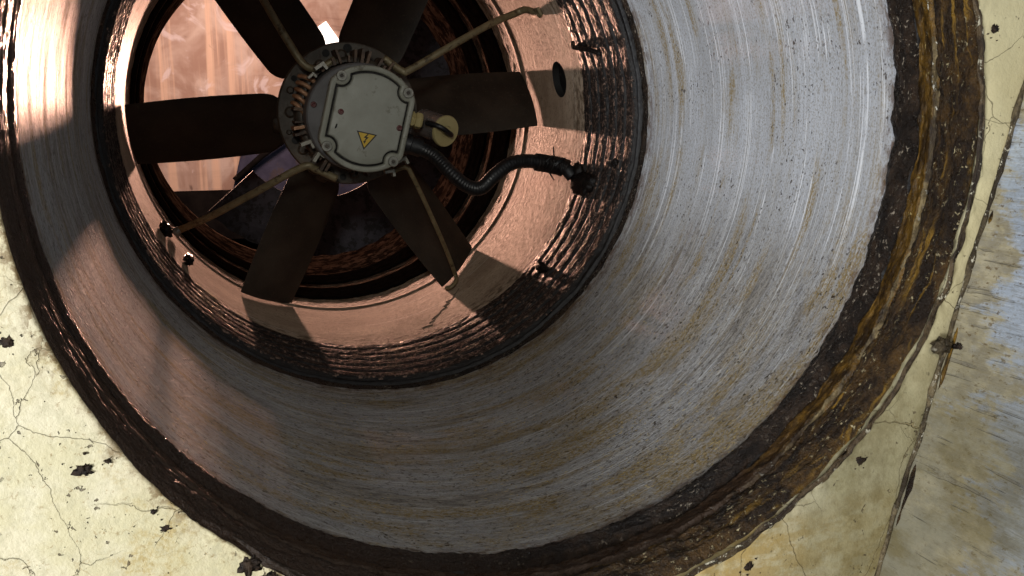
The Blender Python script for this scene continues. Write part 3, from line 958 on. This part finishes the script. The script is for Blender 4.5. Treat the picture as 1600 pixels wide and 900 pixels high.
for k in range(5):
    t = radians(-27 - 5 * k)
    c = Vector((-.203 - .013 * k, 2.20, .158 - .029 * k))
    dv = Vector((cos(t), 0, sin(t)))
    L_ = .046 - .003 * k
    pts = [c - dv * L_ + V(0, .03, -.004), c - dv * (L_ * .5) + V(0, -.004, .002), c + dv * (L_ * .4) + V(0, -.008, .002), c + dv * L_ + V(0, .02, -.006)]
    v, f = tube(catmull(pts, 6), lambda i, s: .0098 * (1 + .12 * nz(i * .5, k, 2)), 10)
    mk('copper_coil', v, f, FINC, motor)
v, f = disc_y(2.20, [(0, .225), (.0, .246), (.13, .250)], 64)
mk('stator_ring', v, f, HUB, motor)
# terminal box and cover
CC = Vector((0.006, 0, -0.006))
ROT = radians(-14)
def cov(u, w_, y):
    return Vector((CC.x + u * cos(ROT) - w_ * sin(ROT), y, CC.z + u * sin(ROT) + w_ * cos(ROT)))
RC, FL = 0.222, 0.182
SCR = [(-.143, .148), (.143, .148), (-.143, -.148), (.143, -.148)]
NP = 256
def trunc(a, d=0.0):
    r = RC - d
    c = abs(cos(a))
    if c > 1e-6:
        r2 = (FL - d) / c
        # soft corner between flat and arc
        k = 60.0
        return (r ** -k + r2 ** -k) ** (-1 / k)
    return r
def notch(a, d, rad):
    r = trunc(a, d)
    for (u, w_) in SCR:
        # ray / circle
        b = u * cos(a) + w_ * sin(a)
        disc = b * b - (u * u + w_ * w_ - rad * rad)
        if disc > 0 and b > 0:
            r = min(r, b - sqrt(disc))
    return r
def outline(fn, y):
    return [cov(fn(2 * pi * k / NP) * cos(2 * pi * k / NP), fn(2 * pi * k / NP) * sin(2 * pi * k / NP), y) for k in range(NP)]
def loft(loops, cap0=False, cap1=False):
    vs_ = [p for L in loops for p in L]
    f_ = grid_faces(len(loops), NP, True)
    if cap0:
        f_.append(tuple(range(NP)))
    if cap1:
        f_.append(tuple(range((len(loops) - 1) * NP, len(loops) * NP)))
    return vs_, f_
T = lambda d: (lambda a: trunc(a, d))
N_ = lambda d, r: (lambda a: notch(a, d, r))
cover = mk('terminal_cover', *loft([outline(T(.004), 2.055), outline(T(0), 2.05), outline(T(0), 2.004), outline(T(.003), 1.999), outline(T(.006), 1.998),
                                    outline(N_(.020, .034), 1.998), outline(N_(.023, .037), 2.001), outline(N_(.024, .038), 2.016)]), COVERD, fan, ang=50)
mk('cover_panel', *loft([outline(N_(.033, .046), 2.016), outline(N_(.034, .047), 1.996), outline(N_(.038, .051), 1.992), outline(lambda a: min(.158, notch(a, .041, .056)), 1.992),
                          outline(lambda a: min(.152, notch(a, .045, .06)), 1.9905), outline(lambda a: .05, 1.9905)], cap1=True), COVER, cover, ang=50)
mk('cover_groove_shade', *loft([outline(T(.012), 2.0165), outline(T(.012), 2.022)], cap0=True), TAR, cover, ang=50)  # black floor paints in the shade of the groove
mk('terminal_box', *loft([outline(T(.012), 2.05), outline(T(.012), 2.075), outline(T(.03), 2.08), outline(T(.03), 2.12)]), HUB, motor, ang=40)
for (u, w_) in SCR:
    c = cov(u, w_, 1.989)
    v, f = lathe(c, (0, 1, 0), [(0.003, .001), (0.003, .010), (0, .012), (0, .020), (.003, .0225), (.012, .0225)], 24)
    mk('cover_screw', v, f, SCREW, cover, ang=40)
    v, f = lathe(c + V(0, .0022, 0), (0, 1, 0), [(0, .001), (0, .0092), (.002, .0092)], 6)
    mk('screw_socket', v, f, HUB, cover, smooth=False)
def px_cov(x, y_):   # offsets measured on the cover
    return Vector((x, 1.9885, y_))
for (x, z) in ((-.106, .026), (.138, -.043)):
    v, f = lathe(Vector((x, 1.9865, z)), (0, 1, 0), [(0.002, .001), (0.002, .005), (0, .006), (0, .0105), (.003, .0125), (.006, .0125)], 18)
    mk('cover_plug', v, f, RIVET, cover)
v, f = lathe(Vector((-.205, 2.083, .055)), (0, 1, 0), [(0.002, .001), (0.002, .005), (0, .006), (0, .0105), (.003, .0125), (.008, .0125)], 18)
mk('can_plug', v, f, RIVET, motor)
v, f = lump(V(-.128, 1.991, -.033), .004, .003, .012, .4, 1.3, 12, 8, (Vector((.9, 0, -.45)), Vector((0, 1, 0)), Vector((.45, 0, .9))), 2.0)
mk('paint_nick', v, f, HOLE, cover)
# warning label: yellow triangle, black border and bolt, stuck on upside down
A_, B_, C_ = V(-.043, 0, -.051), V(.042, 0, -.071), V(-.017, 0, -.132)
G_ = (A_ + B_ + C_) / 3
def tri(k, y):
    return [G_ + (p - G_) * k + V(0, y, 0) for p in (A_, B_, C_)]
def prism(poly, y0, y1):
    n = len(poly)
    vs_ = [V(p.x, y0, p.z) for p in poly] + [V(p.x, y1, p.z) for p in poly]
    return vs_, [tuple(range(n)), tuple(range(n, 2 * n))] + [(k, (k + 1) % n, n + (k + 1) % n, n + k) for k in range(n)]
lab = mk('warning_label', *prism(tri(1.0, 0), 1.9892, 1.9904), BLACK, cover, smooth=False)
mk('label_field', *prism(tri(.80, 0), 1.9886, 1.9893), YELLOW, cover, smooth=False)
# lightning arrow: local frame with the tip of the triangle (C_) as 'up'
upv = (C_ - (A_ + B_) / 2).normalized()
rtv = (B_ - A_).normalized()
bolt = [(.006, .024), (-.010, .002), (.000, .001), (-.006, -.014), (-.0105, -.011), (-.003, -.025), (.003, -.0105), (-.0015, -.0125), (.011, .007), (.001, .007), (.010, .024)]
poly = [G_ + rtv * a - upv * b * 0.95 for a, b in bolt]
mk('lightning_mark', *prism(poly, 1.9881, 1.9887), BLACK, cover, smooth=False)
# aluminium clips round the motor
for (x, z, an, s) in ((-.168, .215, 35, 1.0), (-.205, .175, 40, .7), (-.235, -.105, 20, 1.1), (-.195, -.165, 55, 1.0), (.215, .105, -35, .8), (.185, .150, -50, .8), (.175, -.185, 25, 1.0), (.12, -.235, 10, .9)):
    t = radians(an)
    ex, ez = Vector((cos(t), 0, sin(t))), Vector((-sin(t), 0, cos(t)))
    c = Vector((x, 2.15, z))
    m1 = box(c, ex, (0, 1, 0), ez, .024 * s, .025, .007 * s)
    m2 = box(c + ex * (.018 * s) - ez * (.017 * s), ex, (0, 1, 0), ez, .006 * s, .025, .011 * s)
    v, f = join(m1, m2)
    mk('motor_clip', v, f, CLIP, motor, smooth=False)

# ------------------------------------------------------------------ struts that carry the motor
def strut(pts, n=10, r=.0165, foot=None):
    v, f = tube(catmull(pts, n), lambda i, s: r * (1 + 0.05 * nz(i * .7, 1, 4)), 12, flat=.8)
    o = mk('support_strut', v, f, STRUT, fan)
    if foot:
        v, f = lathe(foot[0], foot[1], [(0, .001), (0, .018), (.012, .02), (.02, .026), (.032, .026), (.034, .001)], 14)
        mk('strut_bolt', v, f, SCREW, o, ang=35)
    return o
strut([V(.12, 2.21, .255), V(.20, 2.2, .20), V(.235, 2.2, .205), V(.40, 2.22, .295), V(.62, 2.27, .41), cyl(31.5, .90, 2.32), cyl(31.0, .945, 2.30), cyl(29.5, .962, 2.25), cyl(28.3, .966, 2.20)])
ax = radial_axes(29)
v, f = box(cyl(29.2, .962, 2.235), ax[0], ax[1], ax[2], .006, .055, .020)
mk('strut_foot', v, f, STRUT, fan, smooth=False)
strut([V(-.10, 2.23, -.27), V(-.19, 2.22, -.225), V(-.25, 2.22, -.215), V(-.45, 2.33, -.33), V(-.64, 2.48, -.445), cyl(-146.5, .945, 2.62)], foot=(cyl(-146.5, .935, 2.61), radial_axes(-146.5)[0]))
strut([V(-.09, 2.21, .245), V(-.165, 2.21, .205), V(-.225, 2.21, .225), V(-.285, 2.23, .32), V(-.38, 2.27, .50), V(-.46, 2.32, .68), cyl(122, .95, 2.36)])
strut([V(.14, 2.22, -.25), V(.21, 2.22, -.225), V(.245, 2.23, -.27), V(.33, 2.29, -.43), V(.43, 2.37, -.63), cyl(-57.0, .915, 2.46), cyl(-58.0, .945, 2.44), cyl(-60.5, .955, 2.42), cyl(-62, .950, 2.44)], r=.0105)

# ------------------------------------------------------------------ capacitor, gland and supply cable
cap = empty('capacitor', (.30, 2.09, -.04), 'round yellowed capacitor with black lead beside the grey motor cover', 'capacitor')
cax = Vector((.42, -.86, -.22)).normalized()
c0 = Vector((.352, 2.03, -.06)) - cax * .16
v, f = lathe(c0, cax, [(0, .001), (0, .060), (.15, .062)], 36)
mk('capacitor_can', v, f, mat_simple('brushed_capacitor_can', (.42, .38, .36), (.55, .5, .47), 10, .28, .8), cap, ang=40)
v, f = lathe(c0, cax, [(.146, .062), (.148, .068), (.158, .0695), (.165, .066), (.166, .026), (.160, .022), (.158, .001)], 40)
mk('end_cap', v, f, CREAMP, cap, ang=50)
pc = c0 + cax * .160
v, f = tube(catmull([V(.262, 2.02, -.022), V(.285, 1.995, -.028), V(.322, 1.975, -.045), pc + V(.012, -.012, -.012) + cax * .012, pc + V(.004, 0, -.004)], 8), .0115, 10)
mk('capacitor_lead', v, f, RUBBER, cap)
v, f = lathe(V(.186, 2.05, -.004), V(.93, -.12, -.22), [(0, .001), (0, .030), (.012, .036), (.026, .036), (.028, .030), (.034, .030), (.036, .036), (.058, .036), (.066, .028), (.068, .012)], 6)
mk('cable_gland', v, f, NYLON, cap, smooth=False)

cable = empty('supply_cable', (.2, 2.05, -.12), 'thick black flexible cable from the motor cover to the casing edge', 'cable')
cpath = catmull([V(.175, 2.06, -.108), V(.225, 2.055, -.125), V(.295, 2.02, -.165), V(.345, 1.97, -.225), V(.405, 1.92, -.285), V(.465, 1.89, -.298), V(.53, 1.89, -.245), V(.61, 1.91, -.198), V(.70, 1.935, -.190), V(.80, 1.95, -.205), V(.875, 1.95, -.225), cyl(-16.0, .945, 1.93)], 26)
def crad(i, s):
    return .0305 * (1 + (.022 if (i % 4) < 2 else -.012))
v, f = tube(cpath, crad, 18)
mk('corrugated_hose', v, f, RUBBER, cable)
v, f = lathe(V(.165, 2.062, -.105), V(.93, -.1, -.35), [(0, .001), (0, .045), (.035, .046), (.038, .040), (.085, .039), (.09, .034), (.09, .01)], 20)
mk('hose_gland', v, f, RUBBER, cable, ang=40)
tp = [p for p in cpath if .735 < p.x < .885]
v, f = tube(tp, lambda i, s: .040 * (1 + .10 * nz(i * .55, 3, 1)), 16, wob=lambda p, a: .10 * fbm(p.x, cos(a), sin(a), 6, 3))
mk('tape_wrap', v, f, TAR, cable)
for (x, d1) in ((.79, V(.35, -.2, -1)), (.835, V(-.25, -.2, .9)), (.845, V(.5, -.3, -.75))):
    q = min(cpath, key=lambda p: abs(p.x - x))
    d1 = d1.normalized()
    pts = [q + d1 * .03, q + d1 * .055, q + d1 * .085 + V(.004, 0, .004)]
    v, f = tube(catmull(pts, 4), lambda i, s: .0055 - .0004 * i, 6)
    mk('tie_tail', v, f, RUBBER, cable)
    dd = (cpath[-1] - cpath[-10]).normalized()
    a1 = dd.cross(V(0, 1, 0)).normalized()
    a2 = dd.cross(a1)
    ringp = [q + (a1 * cos(2 * pi * k / 24) + a2 * sin(2 * pi * k / 24)) * .043 for k in range(25)]
    v, f = tube(ringp, .006, 6, False)
    mk('cable_tie', v, f, RUBBER, cable)

# ------------------------------------------------------------------ far side of the fan
far = empty('far_duct', (0, 3.0, 0), 'short grimy length of duct seen behind the fan blades', 'duct')
def far_fn(t, v):
    if v <= 1:
        y = 3.55 + .95 * v
        return .979 - .002 * fbm(cos(t), sin(t), y, 6, 4), y
    return 1.012, 3.55 + .95 * (2 - v)
vv, ff = revolve(far_fn, 240, [i / 24 for i in range(25)] + [1.001, 2.0])
mk('far_sheet', vv, ff, mat_simple('grimy_far_duct', (.04, .028, .020), (.13, .092, .068), 6, .85, 0, .0015, 34, 0.0, wear=((.006, .005, .004), .46)), far)
# dark plenum box with an open end
def slab(name, c, h, mat, **kw):
    v, f = box(c, (1, 0, 0), (0, 1, 0), (0, 0, 1), *h)
    return mk(name, v, f, mat, smooth=False, **kw)
plen = empty('plenum_box', (0, 3.7, -1.3), 'dark sooty plenum chamber behind the fan', 'plenum')
slab('plenum_side', (2.02, 5.6, .25), (.02, 1.9, 1.6), SOOT, parent=plen)
slab('plenum_floor', (.4, 5.6, -1.37), (1.6, 1.9, .02), SOOT, parent=plen)
slab('plenum_back', (1.78, 7.52, .2), (.30, .02, 1.55), SOOT, parent=plen)
slab('plenum_back', (.45, 7.52, -1.32), (1.6, .02, .06), SOOT, parent=plen)
# collar round the far duct so that no stray light comes in from outside
vs, fs = revolve(lambda t, v: (1.018 + 1.4 * v, 4.40), 64, [0, 1])
vs2, fs2 = revolve(lambda t, v: (1.018 + 1.4 * v, 4.44), 64, [0, 1])
mk('plenum_front', *join((vs, fs), (vs2, fs2)), SOOT, plen)

# added half-moon plate at the duct end, shaped to keep the flood off the bore
def baf(y):
    pts = []
    a0, a1, n = -139.0, 58.0, 84
    out_ = [cyl(a0 + (a1 - a0) * k / n, .848 + .004 * sin(k * 1.7) - .025 * math.exp(-((a0 + (a1 - a0) * k / n + 48) / 16) ** 2), y) for k in range(n + 1)]
    inn = [cyl(a1 - (a1 - a0) * k / n, .50, y) for k in range(n + 1)]
    return out_ + inn
b0, b1 = baf(3.68), baf(3.70)
nb = len(b0)
mk('added_light_baffle', b0 + b1, [tuple(range(nb)), tuple(range(nb, 2 * nb))] + [(k, (k + 1) % nb, nb + (k + 1) % nb, nb + k) for k in range(nb)], mat_simple('added_dull_violet_baffle', (0.035, 0.033, 0.045), (0.075, 0.07, 0.09), 9, 0.45, 0.3, 0.001, 40, wear=((0.012, 0.01, 0.01), 0.5)), plen, smooth=False)

# blue grey sheet metal trunk at the far end of the room
elb = empty('sheet_metal_trunk', (0.5, 21.0, -3.2), 'dull blue grey sheet metal trunk low behind the fan blades', 'trunk')
pl = []
nx, nzz = 50, 20
for i in range(nx + 1):
    x = 0.05 + 5.2 * i / nx
    for j in range(nzz + 1):
        q = j / nzz
        zt, zb = -0.45 - .2 * (i / nx), -2.15 - 1.75 * (i / nx) ** .8 - .06 * sin(i * .3)
        pl.append((x + .5 * q, 21.6 - .6 * (1 - q) + .03 * fbm(x, q * 3, 1, 1.3, 4), zb + (zt - zb) * q))
n = len(pl)
pl += [(p[0], p[1] + .15, p[2] - .02) for p in pl[:n]]
ff = grid_faces(nx + 1, nzz + 1) + grid_faces(nx + 1, nzz + 1, False, n)
W = nzz + 1
ff += [(i * W, (i + 1) * W, (i + 1) * W + n, i * W + n) for i in range(nx)] + [(i * W + nzz, (i + 1) * W + nzz, (i + 1) * W + nzz + n, i * W + nzz + n) for i in range(nx)]
ff += [(j, j + 1, j + 1 + n, j + n) for j in range(nzz)] + [(nx * W + j, nx * W + j + 1, nx * W + j + 1 + n, nx * W + j + n) for j in range(nzz)]
mk('front_sheet', pl, ff, BLUE, elb)
v, f = tube([V(.15, 20.98, -1.75), V(.8, 21.1, -1.2), V(1.8, 21.3, -.55)], .07, 8)
mk('fold_line', v, f, SOOT, elb)
slab('dark_beam', (1.0, 21.75, -3.05), (6.0, .12, 1.0), SOOT, label='black horizontal beam below the lit panel behind the fan', category='beam')

# lit panel far behind
slab('plant_room_panel', (-1.3, 22.1, 1.4), (6.0, .06, 3.9), PANEL, label='streaked pink lit panel in the room beyond the fan', category='panel')

GLOW = bpy.data.materials.new('glint_glow')
GLOW.use_nodes = True
GLOW.node_tree.nodes['Principled BSDF'].inputs['Emission Color'].default_value = (1.0, 0.86, 0.76, 1)
GLOW.node_tree.nodes['Principled BSDF'].inputs['Emission Strength'].default_value = 2.2
wl = empty('added_glint', (.98, 21.0, .05), 'small glowing ball added for a bright glint between the left blade and the hub', 'glow')  # glowing ball added for a bright glint, no lamp known there
v, f = lump((.98, 21.0, .05), .10, .10, .11, 0.0, seg=20, rows=12)
mk('glint_ball', v, f, GLOW, wl)
v, f = lathe((.98, 21.08, .05), (0, 1, 0), [(0, .06), (.02, .14), (.25, .10), (.26, .01)], 16)
mk('glint_backing', v, f, SOOT, wl)
wn = empty('added_glow_patch', (2.45, 22.0, 1.7), 'small glowing patch added for a bright glint between the two upper blades', 'glint')  # glowing patch added for a bright glint, no window known there
v, f = box((2.52, 22.0, 1.62), (.82, 0, .57), (0, 1, 0), (-.57, 0, .82), .26, .02, .30)
mk('glow_patch', v, f, GLOW, wn, smooth=False)
